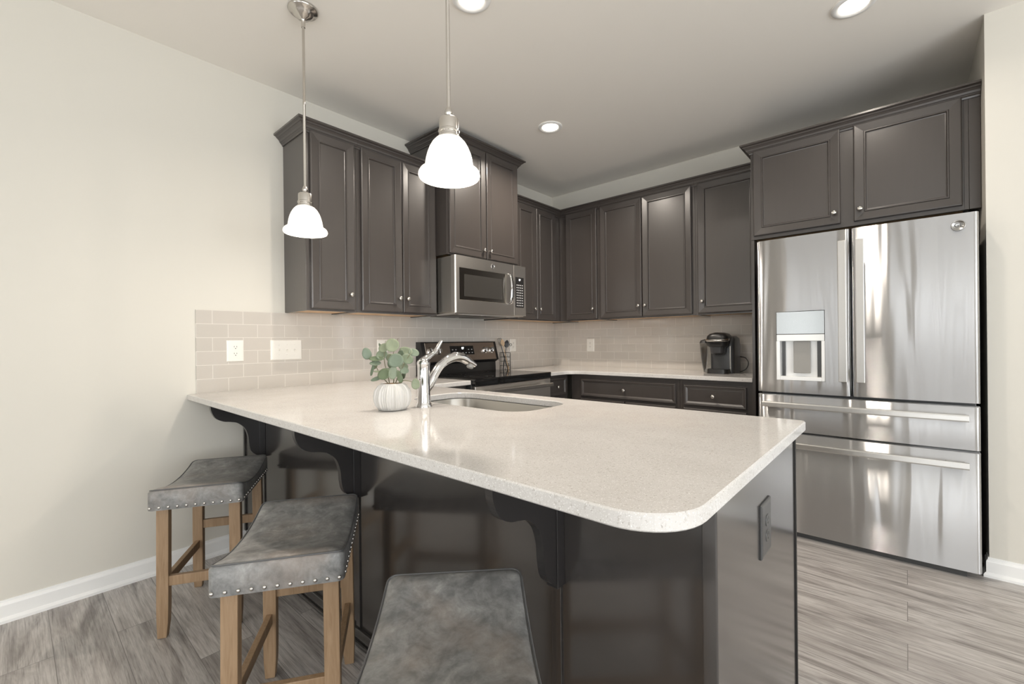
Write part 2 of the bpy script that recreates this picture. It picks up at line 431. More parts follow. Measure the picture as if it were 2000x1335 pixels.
bm = new(); box(bm, (.008, -.008, CZ), (2.132, 0, TZ)); struct('backsplash_back', bm, TILE_B, 'taupe subway tile backsplash behind the coffee maker', 'backsplash')

# ------------------------------------------------------------------ cabinets
def door_bm(u0, u1, v0, v1, M, drawer=False):
    """mitred frame, beaded inner edge, flat recessed panel; 19 mm proud of w=0"""
    bm = new(); fw = .030 if drawer else .054
    st = [(0, .001), (0, .015), (.003, .019), (.007, .020), (fw-.006, .0160), (fw-.003, .0200), (fw+.002, .0200), (fw+.006, .0115), (fw+.010, .0105)]
    if drawer: st = [(0, .001), (0, .013), (.004, .018), (.008, .019), (fw-.012, .0175), (fw, .010), (fw+.004, .0105)]
    L = [[(u0+d, v0+d, w), (u1-d, v0+d, w), (u1-d, v1-d, w), (u0+d, v1-d, w)] for d, w in st]
    loft(bm, L, True, True, True, M, smooth=False); bmesh.ops.recalc_face_normals(bm, faces=bm.faces); return bm
def knob(u, v, M, parent, w=.018):
    bm = new(); lathe(bm, [(.007, 0), (.0065, .004), (.005, .010), (.006, .014), (.0135, .018), (.0145, .022), (.0125, .027), (.006, .0295), (.0005, .030)], 20, M @ Matrix.Translation((u, v, w)))
    return obj('knob', bm, NICKEL, parent, label='round nickel knob')
CROWN = [(0, -.028), (.006, -.028), (.008, -.020), (.014, -.014), (.016, -.010), (.020, -.008), (.024, .002), (.034, .012), (.038, .013), (.042, .020), (.052, .024), (.055, .026), (.055, .036), (0, .036)]
def crown_prof(z): return [(a, z+b) for a, b in CROWN]
def wall_unit(label, M, u0, u1, z0, z1, depth, doors, path, pre=None, post=None, kin=None, bottom=True, side_panel=None, filler=None, dz=(.012, .014)):
    """M: front frame with w=0 on the face frame; depth back from it"""
    base = M @ V(((u0+u1)/2, z0, -depth/2))
    t = thing('wall_cabinet', label, 'cabinet', base, 'espresso wall cabinets')
    bm = new(); e = .018
    box(bm, (u0, z0, -depth), (u0+e, z1, 0), .001, M); box(bm, (u1-e, z0, -depth), (u1, z1, 0), .001, M)
    box(bm, (u0+e, z1-e, -depth), (u1-e, z1, 0), 0, M); box(bm, (u0+e, z0+.02, -depth), (u1-e, z1-e, -depth+.006), 0, M)
    box(bm, (u0+e, z0, -.02), (u1-e, z1-e, -.001), 0, M)
    obj('body', bm, ESP, t)
    if bottom:
        bm = new(); box(bm, (u0+e, z0+.006, -depth+.006), (u1-e, z0+.02, -.021), 0, M); obj('underside', bm, MAPLE, t, label='pale maple underside')
    for d in doors:
        a, b, ku = d
        dd = obj('door', door_bm(a, b, z0+dz[0], z1-dz[1], M), ESP, t)
        knob(ku, z0+(kin or .107), M, dd)
    bm = new(); moulding(bm, path, crown_prof(z1), pre, post); obj('crown_moulding', bm, ESP, t)
    if side_panel: bx('side_panel', *side_panel, ESP, t, .001)
    if filler: bx('filler_strip', *filler, ESP, t, .001)
    return t
AX, CB, CTOP = .305, 1.377, 2.444
MA = FA(AX)
wall_unit('narrow single-door dark wall cabinet at the left end of the row', MA, -2.84, -2.52, CB, CTOP, AX, [(-2.815, -2.538, -2.572)], [(.001, -2.84), (AX, -2.84), (AX, -2.52)])
wall_unit('two-door dark wall cabinet left of the microwave', MA, -2.519, -1.88, CB, CTOP, AX, [(-2.492, -2.188, -2.217), (-2.182, -1.897, -2.153)], [(AX, -2.519), (AX, -1.88)])
MX = .425
wall_unit('tall raised two-door dark cabinet above the microwave', FA(MX), -1.878, -1.088, 1.822, 2.69, MX, [(-1.862, -1.487, -1.52), (-1.479, -1.104, -1.446)], [(.001, -1.878), (MX, -1.878), (MX, -1.088), (.001, -1.088)], kin=.075)
wall_unit('two-door dark wall cabinet between microwave and room corner', MA, -1.086, -.002, CB, CTOP, AX, [(-.98, -.703, -.745), (-.695, -.395, -.664)], [(AX, -1.086), (AX, -AX)], post=(1, -AX))
MBF = FB(0, -AX)
wall_unit('narrow single-door dark wall cabinet beside the room corner', MBF, AX+.002, .757, CB, CTOP, AX, [(.392, .738, .700)], [(AX, -AX), (.757, -AX)], pre=(AX, -1))
wall_unit('two-door dark wall cabinet in the middle of the back wall', MBF, .758, 1.642, CB, CTOP, AX, [(.777, 1.187, 1.160), (1.193, 1.618, 1.220)], [(.758, -AX), (1.642, -AX)])
wall_unit('single-door dark wall cabinet above the coffee maker', MBF, 1.643, 2.130, CB, CTOP, AX, [(1.665, 2.108, 1.700)], [(1.643, -AX), (2.130, -AX)])
FY = -.645
wall_unit('deep two-door dark cabinet above the refrigerator', FB(0, FY), 2.132, 3.165, 1.848, 2.452, -FY, [(2.150, 2.622, 2.592), (2.686, 3.140, 2.716)],
          [(2.132, -.36), (2.132, FY), (3.208, FY)], kin=.088, side_panel=((2.132, FY, .001), (2.150, -.002, 1.846)), filler=((3.166, FY, 1.848), (3.209, FY+.04, 2.452)), dz=(.022, .014))

def base_unit(label, M, u0, u1, depth, drawers, doors, z1=CZ-CT-.001, ktoe=.1):
    base = M @ V(((u0+u1)/2, 0, -depth/2))
    t = thing('base_cabinet', label, 'cabinet', base, 'espresso base cabinets')
    bm = new(); e = .018
    box(bm, (u0, .001, -depth), (u0+e, z1, 0), 0, M); box(bm, (u1-e, .001, -depth), (u1, z1, 0), 0, M)
    box(bm, (u0+e, ktoe, -depth), (u1-e, ktoe+e, 0), 0, M); box(bm, (u0+e, ktoe+e, -.02), (u1-e, z1, -.001), 0, M)
    obj('body', bm, ESP, t)
    bm = new(); box(bm, (u0+e, .001, -.08), (u1-e, ktoe-.001, -.065), 0, M); obj('toe_kick', bm, KICK, t)
    for a, b, v0, v1 in drawers:
        d = obj('drawer', door_bm(a, b, v0, v1, M, True), ESP, t); knob((a+b)/2, (v0+v1)/2, M, d)
    for a, b, ku in doors:
        d = obj('door', door_bm(a, b, .115, .672, M), ESP, t); knob(ku, .6, M, d)
    return t
BYF = -.61
base_unit('small dark base cabinet between range and corner', FA(.61), -.992, -.632, .608, [(-.972, -.672, .702, .858)], [(-.972, -.672, -.93)])
base_unit('wide dark base cabinet along the back wall with one long drawer', FB(0, BYF), .64, 1.622, .60, [(.745, 1.595, .692, .846)], [(.745, 1.165, 1.13), (1.175, 1.595, 1.21)])
base_unit('dark base cabinet under the coffee maker beside the refrigerator', FB(0, BYF), 1.624, 2.130, .60, [(1.655, 2.088, .692, .846)], [(1.655, 2.088, 1.69)])
base_unit('dark base cabinet between range and peninsula sink', FA(.61), -2.20, -1.876, .60, [(-2.15, -1.90, .702, .858)], [(-2.15, -1.90, -1.94)])

# ------------------------------------------------------------------ peninsula
PX, PYF, PYB = 2.670, -3.351, -2.275
EX = 2.638
pen = thing('kitchen_peninsula', 'dark espresso peninsula base carrying the long white counter', 'kitchen island', (1.32, -2.7, 0))
zt = CZ-CT-.001
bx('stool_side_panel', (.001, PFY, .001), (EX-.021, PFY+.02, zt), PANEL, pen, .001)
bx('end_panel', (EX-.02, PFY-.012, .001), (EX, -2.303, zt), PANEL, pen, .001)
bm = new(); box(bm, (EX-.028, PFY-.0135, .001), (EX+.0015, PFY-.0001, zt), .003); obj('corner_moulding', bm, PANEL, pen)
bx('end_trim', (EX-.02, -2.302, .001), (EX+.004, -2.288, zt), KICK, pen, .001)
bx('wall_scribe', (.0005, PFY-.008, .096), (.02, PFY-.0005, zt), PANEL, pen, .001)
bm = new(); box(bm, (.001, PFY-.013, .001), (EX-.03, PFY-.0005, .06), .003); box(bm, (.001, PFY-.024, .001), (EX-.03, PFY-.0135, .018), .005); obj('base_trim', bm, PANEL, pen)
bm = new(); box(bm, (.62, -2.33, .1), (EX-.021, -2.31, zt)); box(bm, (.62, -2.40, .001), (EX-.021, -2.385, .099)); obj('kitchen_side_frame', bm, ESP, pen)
for k in range(4):
    M = FK(0, -2.31); a = -(2.60-.46*k); d = obj('door', door_bm(a, a+.44, .115, zt-.02, M), ESP, pen); knob(a+(.04 if k % 2 else .40), .74, M, d)
prof = spline([(-.25, .883, 0), (-.247, .85, 0), (-.228, .812, 0), (-.195, .792, 0), (-.165, .786, 0), (-.13, .775, 0), (-.098, .745, 0), (-.082, .70, 0), (-.078, .655, 0), (-.068, .618, 0), (-.045, .595, 0), (-.03, .588, 0)], 4)
for cx in (.322, 1.305, 2.272):
    poly = [(p.x, p.y) for p in prof]+[(-.03, .883)]
    M = Matrix(((0, 0, 1, cx-.022), (1, 0, 0, PFY), (0, 1, 0, 0), (0, 0, 0, 1)))
    bm = new(); prism(bm, poly, 0, .022, M)
    bmesh.ops.recalc_face_normals(bm, faces=bm.faces)
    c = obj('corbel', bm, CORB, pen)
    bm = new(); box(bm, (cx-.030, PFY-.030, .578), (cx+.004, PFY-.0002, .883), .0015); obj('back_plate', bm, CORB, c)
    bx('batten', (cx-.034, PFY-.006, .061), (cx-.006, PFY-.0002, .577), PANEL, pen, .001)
# ------------------------------------------------------------------ countertops
outer = fillet([(.002, PYF), (PX, PYF), (PX, PYB), (.66, PYB), (.66, -1.872), (.002, -1.872)], [0, .115, .022, .08, .004, 0])
SX0, SX1, SY0, SY1 = 1.12, 1.835, -2.735, -2.375
hole = fillet([(SX0, SY0), (SX0, SY1), (SX1, SY1), (SX1, SY0)], [.11]*4)
bm = new(); slab(bm, outer, hole, CZ-CT, CZ); tag(obj('countertop', bm, QUARTZ), 'long white speckled quartz counter of the peninsula with a sink cutout', 'countertop')
outer = fillet([(.009, -.993), (.66, -.993), (.66, -.645), (2.130, -.645), (2.130, -.009), (.009, -.009)], [0, .004, .13, .003, 0, 0])
bm = new(); slab(bm, outer, None, CZ-CT, CZ); tag(obj('countertop', bm, QUARTZ), 'white quartz corner counter carrying the coffee maker', 'countertop')
# ------------------------------------------------------------------ sink
snk = thing('sink', 'undermount stainless steel sink set in the peninsula counter', 'sink', ((SX0+SX1)/2, (SY0+SY1)/2, .70))
def rr(d, z, r): return [(x, y, z) for x, y in fillet([(SX0-d, SY0-d), (SX1+d, SY0-d), (SX1+d, SY1+d), (SX0-d, SY1+d)], [r]*4)]
bm = new(); zs = CZ-CT-.001
loft(bm, [rr(.03, zs, .13), rr(.006, zs, .115), rr(.004, zs-.004, .113), rr(-.004, zs-.15, .105), rr(-.016, zs-.178, .09), rr(-.045, zs-.19, .06), rr(-.16, zs-.194, .01)], True, False, True)
bmesh.ops.reverse_faces(bm, faces=bm.faces)
o = obj('basin', bm, SINKST, snk); smooth(o, 50)
bm = new(); lathe(bm, [(.0, 0), (.043, .0), (.045, .003), (.038, .004), (.03, .001), (.001, .001)], 24, Matrix.Translation(((SX0+SX1)/2, (SY0+SY1)/2, zs-.193))); obj('drain', bm, CHROME, snk)
# ------------------------------------------------------------------ faucet
fx, fy = 1.403, -2.838
fc = thing('faucet', 'chrome pull-out kitchen faucet with a raised lever', 'faucet', (fx, fy, CZ))
T = Matrix.Translation((fx, fy, CZ))
bm = new(); lathe(bm, [(.036, .0005), (.036, .003), (.031, .012), (.028, .022), (.0285, .026), (.0275, .03), (.0262, .06), (.0255, .15), (.026, .172), (.0275, .176), (.0275, .182), (.025, .190), (.016, .198), (.001, .2)], 32, T); smooth(obj('body', bm, CHROME, fc), 40)
bm = new(); tube(bm, spline([(fx, fy-.004, CZ+.186), (fx, fy+.012, CZ+.20), (fx, fy+.04, CZ+.214), (fx, fy+.066, CZ+.232), (fx, fy+.085, CZ+.258), (fx, fy+.094, CZ+.272)], 6),
     [(.021-.009*min(1, i/14), .018-.009*min(1, i/14)) if i < 20 else (.0125, .0085-.003*(i-20)/10) for i in range(31)], 14); smooth(obj('lever', bm, CHROME, fc), 60)
bm = new(); pts = spline([(fx, fy+.005, CZ+.062), (fx, fy+.032, CZ+.088), (fx, fy+.058, CZ+.13), (fx, fy+.085, CZ+.162), (fx, fy+.108, CZ+.178)], 6)
tube(bm, pts, [.0182]*len(pts), 18); smooth(obj('spout', bm, CHROME, fc), 60)
bm = new(); pts = spline([(fx, fy+.106, CZ+.177), (fx, fy+.135, CZ+.192), (fx, fy+.175, CZ+.201), (fx, fy+.215, CZ+.196), (fx, fy+.255, CZ+.178), (fx, fy+.290, CZ+.158)], 6)
tube(bm, pts, [(.0178+.004*math.sin(PI*i/30), .0178+.004*math.sin(PI*i/30)) if i < 24 else (.019, .017-.0008*(i-24)) for i in range(len(pts))], 18)
sp = smooth(obj('spray_head', bm, CHROME, fc), 60)
bm = new(); lathe(bm, [(.013, 0), (.0165, .004), (.0165, .02)], 18, Matrix.Translation((fx, fy+.262, CZ+.146)) @ Matrix.Rotation(math.radians(-24), 4, 'X')); obj('nozzle', bm, GREYPL, sp)

# ------------------------------------------------------------------ refrigerator
FX0, FX1, FRY = 2.217, 3.179, -.90
fg = thing('refrigerator', 'stainless steel french-door refrigerator with two bottom drawers', 'refrigerator', ((FX0+FX1)/2, -.5, 0))
bm = new(); box(bm, (FX0+.008, FRY+.09, .012), (FX1-.008, -.06, 1.765), .004); box(bm, (FX0+.05, FRY+.03, .001), (FX1-.05, FRY+.2, .075)); obj('body', bm, DGREY, fg)
def fpanel(name, x0, x1, z0, z1, hole=None):
    """door or drawer skin, gently bowed, front at FRY"""
    bm = new(); n = 24; D = .065
    def yy(x):
        t = (x-x0)/(x1-x0); e = min(t, 1-t)*(x1-x0); rr_ = .016
        bow = .010*(1-((x-(FX0+FX1)/2)/((FX1-FX0)/2))**2)
        c = 0 if e >= rr_ else rr_-math.sqrt(max(rr_*rr_-(rr_-e)**2, 0))
        return FRY+.008-bow+c
    xs = sorted({x0, x1, *[x0+(x1-x0)*k/n for k in range(n+1)], *[x0+.016*(1-math.cos(PI/2*k/4)) for k in range(5)], *[x1-.016*(1-math.cos(PI/2*k/4)) for k in range(5)], *(hole[:2] if hole else [])})
    zs_ = [z0, z1]+([hole[2], hole[3]] if hole else []); zs_.sort()
    g = {}
    for x in xs:
        for z in zs_: g[x, z] = bm.verts.new((x, yy(x), z))
    for a, b in zip(xs, xs[1:]):
        for c, d in zip(zs_, zs_[1:]):
            if hole and hole[0]-1e-6 <= a and b <= hole[1]+1e-6 and hole[2]-1e-6 <= c and d <= hole[3]+1e-6: continue
            f = bm.faces.new((g[a, c], g[b, c], g[b, d], g[a, d])); f.smooth = True
    bk = [bm.verts.new((x, FRY+.008+D, z)) for z in (z0, z1) for x in (x0, x1)]
    top = [g[x, z1] for x in xs]; bot = [g[x, z0] for x in xs]
    bm.faces.new(top+[bk[3], bk[2]]); bm.faces.new(bot[::-1]+[bk[0], bk[1]])
    bm.faces.new([g[x0, z] for z in zs_[::-1]]+[bk[0], bk[2]]); bm.faces.new([g[x1, z] for z in zs_]+[bk[3], bk[1]])
    if not hole: bm.faces.new((bk[0], bk[2], bk[3], bk[1]))
    return obj(name, bm, FSTEEL, fg)
DH = (2.322, 2.566, .932, 1.342)
dl = fpanel('door', FX0, 2.6825, .857, 1.784, DH); dr = fpanel('door', 2.6885, FX1, .857, 1.784)
d1 = fpanel('drawer', FX0, FX1, .628, .838); d2 = fpanel('drawer', FX0, FX1, .034, .614)
def vhandle(x0, x1, z0, z1, par):
    bm = new(); y = FRY-.058
    box(bm, (x0, y, z0), (x1, y+.014, z1), .003); xm0, xm1 = x0+.006, x1-.006
    for z in (z0+.004, z1-.074): box(bm, (xm0, y+.012, z), (xm1, FRY+.004, z+.07), .003)
    return obj('handle', bm, HANDLE, par)
vhandle(2.632, 2.670, .938, 1.715, dl); vhandle(2.709, 2.747, .938, 1.715, dr)
def hhandle(x0, x1, zc, par):
    bm = new(); L = []
    for k in range(17):
        t = k/16; x = x0+(x1-x0)*t; y = FRY-.050-.012*math.sin(PI*t)
        L.append([(x, y+.013, zc-.017), (x, y+.002, zc-.016), (x, y, zc-.010), (x, y, zc+.010), (x, y+.002, zc+.016), (x, y+.013, zc+.017)])
    loft(bm, L, True, True, True, smooth=False)
    for x in (x0+.012, x1-.082): box(bm, (x, FRY-.042, zc-.013), (x+.07, FRY+.006, zc+.013), .003)
    bmesh.ops.recalc_face_normals(bm, faces=bm.faces); return obj('handle', bm, HANDLE, par)
hhandle(2.252, 3.135, .787, d1); hhandle(2.252, 3.135, .557, d2)
# dispenser set into the left door
x0, x1, z0, z1 = DH; yf = FRY+.003
bm = new(); box(bm, (x0, yf, 1.205), (x1, yf+.06, z1), .003); dp = obj('dispenser_panel', bm, mat('polished_panel', (.25, .255, .25), .2, 1.0), dl)
bx('control_strip', (x0+.002, yf-.001, 1.166), (x1-.002, yf+.05, 1.204), mat('white_strip', (.82, .84, .83), .2), dl, .002)
bm = new(); box(bm, (x0, yf+.045, z0), (x1, yf+.055, 1.166)); box(bm, (x0, yf, z0), (x0+.018, yf+.045, 1.166), .002); box(bm, (x1-.018, yf, z0), (x1, yf+.045, 1.166), .002)
box(bm, (x0+.018, yf, z0), (x1-.018, yf+.045, z0+.022), .002); obj('dispenser_recess', bm, mat('recess_silver', (.86, .86, .85), .3, .1), dl)
for a in (x0+.024, x1-.042): bx('recess_slot', (a, yf+.036, z0+.024), (a+.018, yf+.0445, 1.164), DGREY, dl, .001)
bm = new(); box(bm, (2.408, yf+.020, .975), (2.492, yf+.034, 1.165), .003); obj('dispenser_paddle', bm, GREYPL, dl)
bm = new(); MB_ = FB(3.108, FRY-.0005, 1.725)
lathe(bm, [(.0005, .0), (.0265, 0), (.0265, .002), (.025, .0035), (.023, .0035), (.0225, .0022), (.0005, .0022)], 36, MB_); bdg = obj('badge', bm, m_steel('badge_steel', (.42, .42, .41), .3, 0), dr)
bm = text_mesh('GE', .024, MB_ @ Matrix.Translation((0, 0, .003))); obj('emblem', bm, DGREY, bdg)

# ------------------------------------------------------------------ microwave
mz0, mz1, mxf, my0, my1 = 1.388, 1.808, .51, -1.876, -1.090
mw = thing('microwave', 'stainless over-the-range microwave hung between dark wall cabinets', 'microwave', (mxf/2, (my0+my1)/2, mz0))
bm = new(); box(bm, (.009, my0+.004, mz0+.012), (mxf-.045, my1-.004, mz1-.002), .003); obj('body', bm, m_steel('microwave_case', (.50, .48, .44), .4, .2), mw)
bm = new(); MM = FA(mxf-.044)
dsplit = -1.243
# door with window opening
w0, w1, wz0, wz1 = -1.836, -1.34, 1.487, 1.722
def framed(bm, u0, u1, v0, v1, hu0, hu1, hv0, hv1, w):
    for a, b, c, d in ((u0+.012, u1, hv1, v1), (u0+.012, u1, v0, hv0), (u0+.012, hu0, hv0, hv1), (hu1, u1, hv0, hv1)): box(bm, (a, c, .001), (b, d, w), 0, MM)
    prism(bm, [(u0, .001), (u0+.0122, .001)]+[(u0+.012-.012*math.sin(PI/2*k/8), w-.012+.012*math.cos(PI/2*k/8)) for k in range(9)], v0, v1, MM @ Matrix(((1, 0, 0, 0), (0, 0, 1, 0), (0, 1, 0, 0), (0, 0, 0, 1)))); bmesh.ops.recalc_face_normals(bm, faces=bm.faces)
framed(bm, my0, dsplit-.001, mz0+.006, mz1, w0, w1, wz0, wz1, .044)
mdoor = obj('door', bm, STEEL, mw)
bm = new(); box(bm, (w0+.0005, wz0+.0005, .002), (w1-.0005, wz1-.0005, .041), .002, MM); obj('window', bm, m_steel('window_bezel', (.34, .32, .29), .2, 0), mdoor)
bm = new(); box(bm, (w0+.05, wz0+.028, .0405), (w1-.045, wz1-.045, .043), .001, MM); obj('window_glass', bm, GLASSD, mdoor)
bm = new(); pts = spline([(mxf+.002, -1.302, wz0-.004), (mxf+.030, -1.302, wz0+.02), (mxf+.042, -1.302, (wz0+wz1)/2), (mxf+.030, -1.302, wz1-.02), (mxf+.002, -1.302, wz1+.004)], 6)
tube(bm, pts, [(.018, .008)]*len(pts), 12); smooth(obj('handle', bm, CHROME, mdoor), 60)
bm = new(); MBm = FA(mxf+.0005, -1.487, 1.766); lathe(bm, [(.0005, 0), (.019, 0), (.019, .002), (.0165, .003), (.016, .002), (.0005, .002)], 28, MBm); b2 = obj('badge', bm, CHROME, mdoor)
obj('emblem', text_mesh('GE', .017, MBm @ Matrix.Translation((0, 0, .0026))), DGREY, b2)
bm = new(); box(bm, (dsplit+.002, mz0+.006, .001), (my1, mz1, .044), .002, MM); cp = obj('control_panel', bm, STEEL, mw)
ka, kb, kz0, kz1 = -1.222, -1.118, 1.462, 1.712
bm = new(); box(bm, (ka, kz0, .0445), (kb, kz1, .046), .001, MM); obj('keypad', bm, BLACK, cp)
obj('clock_digits', text_mesh('07', .022, FA(mxf+.0025, -1.17, 1.69)), LCD, cp)
for r in range(9):
    for c in range(4):
        bm = new(); box(bm, (ka+.012+c*.022, kz0+.012+r*.021, .0462), (ka+.024+c*.022, kz0+.021+r*.021, .0467), 0, MM); obj('key_mark', bm, MARK, cp)
bm = new(); box(bm, (.02, my0+.01, mz0), (mxf-.02, my1-.01, mz0+.011), .002); obj('base_plate', bm, STEEL, mw)
bm = new(); box(bm, (.07, my0+.12, mz0-.004), (.40, my0+.36, mz0-.0005), .001); obj('grease_filter', bm, FILTER, mw)
bm = new(); box(bm, (.07, my0+.42, mz0-.004), (.40, my0+.66, mz0-.0005), .001); obj('grease_filter', bm, FILTER, mw)
bm = new(); box(bm, (.42, my0+.1, mz0-.003), (.47, my1-.1, mz0-.0005), .001); obj('lamp_cover', bm, WHITEPL, mw)

# ------------------------------------------------------------------ range
ry0, ry1 = -1.868, -.998
rg = thing('kitchen_range', 'stainless electric range with black glass cooktop under the microwave', 'stove', (.35, (ry0+ry1)/2, 0))
bm = new(); box(bm, (.02, ry0, .02), (.655, ry1, .905), .003); obj('body', bm, DGREY, rg)
bm = new(); box(bm, (.075, ry0-.0005, .9055), (.700, ry1+.0005, .925), .005); box(bm, (.66, ry0, .880), (.698, ry1, .9065), .003); ck = obj('cooktop', bm, BLACKG, rg)
for cx, cy, r in ((.52, -1.66, .11), (.52, -1.22, .085), (.26, -1.66, .08), (.26, -1.22, .1)):
    bm = new()
    for rr_ in (r, r*.62): loft(bm, [circ(rr_, .9253, 40, cx, cy), circ(rr_-.003, .9253, 40, cx, cy)], True)
    obj('burner_ring', bm, DGREY, ck)
bm = new(); poly = [(.010, .906), (.075, .906), (.070, 1.0), (.112, 1.022), (.068, 1.184), (.010, 1.184)]
M = Matrix(((1, 0, 0, 0), (0, 0, 1, 0), (0, 1, 0, 0), (0, 0, 0, 1))); prism(bm, poly, ry0+.012, ry1-.012, M); bmesh.ops.recalc_face_normals(bm, faces=bm.faces)
bg = obj('backguard', bm, BLACK, rg)
# tilted steel fascia on the sloping front of the backguard
A, B = V((.112, 0, 1.022)), V((.068, 0, 1.184)); up = (B-A).normalized(); outn = V((up.z, 0, -up.x))
def FR_(y, s): o = A+up*s; return Matrix(((0, up.x, outn.x, o.x), (1, 0, 0, y), (0, up.z, outn.z, o.z), (0, 0, 0, 1)))
yl, yr = ry0+.045, ry1-.045
bm = new(); box(bm, (yl, .004, 0.0005), (yr, .158, .006), .002, FR_(0, 0)); fs = obj('control_panel', bm, m_steel('range_fascia', (.50, .44, .39), .33, .5), bg)
yc = (yl+yr)/2
bm = new(); box(bm, (yc-.14, .052, .0062), (yc+.125, .130, .008), .001, FR_(0, 0)); dsp = obj('display', bm, BLACKG, fs)
obj('clock_digits', text_mesh('07', .028, FR_(yc, .108) @ Matrix.Translation((0, 0, .009))), LCD, dsp)
for k, v in [(k, .066) for k in range(7)]+[(k, .094) for k in (0, 1, 5, 6)]:
    bm = new(); box(bm, (yc-.122+k*.036, v, .0082), (yc-.108+k*.036, v+.006, .0087), 0, FR_(0, 0)); obj('key_mark', bm, MARK, dsp)
for y in (yl+.045, yl+.125, yr-.125, yr-.045):
    bm = new(); lathe(bm, [(.030, .0062), (.030, .009), (.025, .012), (.023, .026), (.021, .030), (.001, .031)], 24, FR_(y, .09)); box(bm, (-.0035, -.02, .028), (.0035, .02, .036), .001, FR_(y, .09))
    smooth(obj('knob', bm, CHROME, fs), 40)
bm = new(); box(bm, (.656, ry0+.003, .185), (.692, ry1-.003, .872), .004); od = obj('oven_door', bm, STEEL, rg)
bm = new(); box(bm, (.6925, ry0+.14, .36), (.694, ry1-.14, .70), .001); obj('oven_window', bm, GLASSD, od)
bm = new(); pts = [(.742, ry0+.05, .826), (.742, ry1-.05, .826)]; box(bm, (.732, ry0+.035, .812), (.752, ry1-.035, .842), .006)
for y in (ry0+.05, ry1-.09): box(bm, (.690, y, .815), (.735, y+.04, .839), .003)
obj('handle', bm, HANDLE, od)
bm = new(); box(bm, (.656, ry0+.003, .035), (.690, ry1-.003, .178), .004); obj('drawer', bm, STEEL, rg)
bm = new(); box(bm, (.04, ry0+.04, .001), (.62, ry1-.04, .0195)); obj('plinth', bm, BLACK, rg)

# ------------------------------------------------------------------ outlets and switches
def plate(name, label, M, w, h, kind, material=WHITEPL, cat='outlet', grp='wall plates on the backsplash'):
    """M: frame at the plate's centre on the surface"""
    t = thing(name, label, cat, M.translation, grp)
    bm = new(); L = [[(-w/2+d, -h/2+d, z), (w/2-d, -h/2+d, z), (w/2-d, h/2-d, z), (-w/2+d, h/2-d, z)] for d, z in ((0, .0003), (0, .003), (.003, .0055), (.008, .0065))]
    loft(bm, L, True, True, True, M, smooth=False); bmesh.ops.recalc_face_normals(bm, faces=bm.faces); obj('cover_plate', bm, material, t)
    if kind == 'duplex':
        for v in (.0195, -.0195):
            bm = new(); L = [[(.0165*math.cos(a), v+.0142*math.copysign(min(abs(math.sin(a))*1.15, 1), math.sin(a)), z) for a in [2*PI*i/28 for i in range(28)]] for z in (.006, .0082)]
            loft(bm, L, True, False, True, M); s = obj('socket', bm, material, t)
            bm = new()
            for u in (-.0065, .0065): box(bm, (u-.0011, v+.001, .008), (u+.0011, v+.0085, .0086), 0, M)
            lathe(bm, [(.0026, .008), (.0026, .0086)], 12, M @ Matrix.Translation((0, v-.006, 0))); obj('slots', bm, SLOT, s)
    else:
        for k in (-1, 0, 1):
            bm = new(); MT = M @ Matrix.Translation((k*.046, 0, .006)) @ Matrix.Rotation(math.radians(-22 if k == -1 else 22), 4, 'X')
            box(bm, (-.0045, -.010, -.002), (.0045, .010, .0), .0005, M @ Matrix.Translation((k*.046, 0, .0075))); box(bm, (-.004, -.0045, 0), (.004, .0045, .014), .001, MT); s = obj('toggle', bm, material, t)
            bm = new()
            for v in (.03, -.03): lathe(bm, [(.003, .0062), (.003, .0072), (.001, .0078)], 10, M @ Matrix.Translation((k*.046, v, 0)))
            obj('screws', bm, material, t)
    return t
plate('power_outlet', 'white double outlet at the left end of the tiled backsplash', FA(.008, -3.121, 1.145), .088, .123, 'duplex')
plate('light_switch', 'white triple toggle switch plate on the backsplash', FA(.008, -2.837, 1.145), .187, .123, 'toggle', cat='switch')
plate('power_outlet', 'white outlet half hidden behind the eucalyptus sprigs', FA(.008, -2.155, 1.145), .088, .123, 'duplex')
plate('power_outlet', 'white outlet behind the tongs right of the range', FA(.008, -.695, 1.145), .088, .123, 'duplex')
plate('power_outlet', 'white outlet on the back wall tiles left of the coffee maker', FB(.472, -.008, 1.136), .088, .130, 'duplex')
plate('power_outlet', 'dark brown outlet on the end panel of the peninsula', FA(EX, -2.705, .70), .10, .135, 'duplex', DGREY, grp=None)

# ------------------------------------------------------------------ vase and eucalyptus
vx, vy = 1.376, -2.972
bm = new(); L = []; n = 294
for r, z in ((.040, .0005), (.055, .003), (.066, .018), (.073, .040), (.0735, .056), (.069, .078), (.058, .095), (.048, .103), (.045, .106), (.042, .104), (.042, .09)):
    amp = .075 if .003 < z < .1 and r > .045 else .0
    L.append([((r*(1-amp*abs(math.sin(7*a))**.5*(1 if amp else 0)+amp*.35*math.cos(42*a)*.75))*math.cos(a)+vx, (r*(1-amp*abs(math.sin(7*a))**.5+amp*.35*math.cos(42*a)*.75))*math.sin(a)+vy, CZ+z) for a in [2*PI*i/n for i in range(n)]])
loft(bm, L, True, True, True); vase = obj('vase', bm, CERAMIC, loc=(vx, vy, CZ)); smooth(vase, 70); tag(vase, 'white ribbed ceramic pumpkin-shaped vase on the peninsula counter', 'vase')
eu = thing('eucalyptus_bunch', 'green round-leaved eucalyptus sprigs standing in the white ribbed vase', 'plant', (vx, vy, CZ+.10))
bm = new(); lathe(bm, [(.0005, .1045), (.032, .1045), (.0405, .1035)], 24, Matrix.Translation((vx, vy, CZ))); obj('moss', bm, SOIL, eu)
def vp(px, py, dy=0):
    """point on the bunch plane seen at a picture position, used once to lay the stems out at real size"""
    d = F+R*((px-1000)/FPX)-U*((py-667.5)/FPX); return CAM+d*((vy+dy-CAM.y)/d.y)
ext = V((R.x, R.y, 0)).normalized()
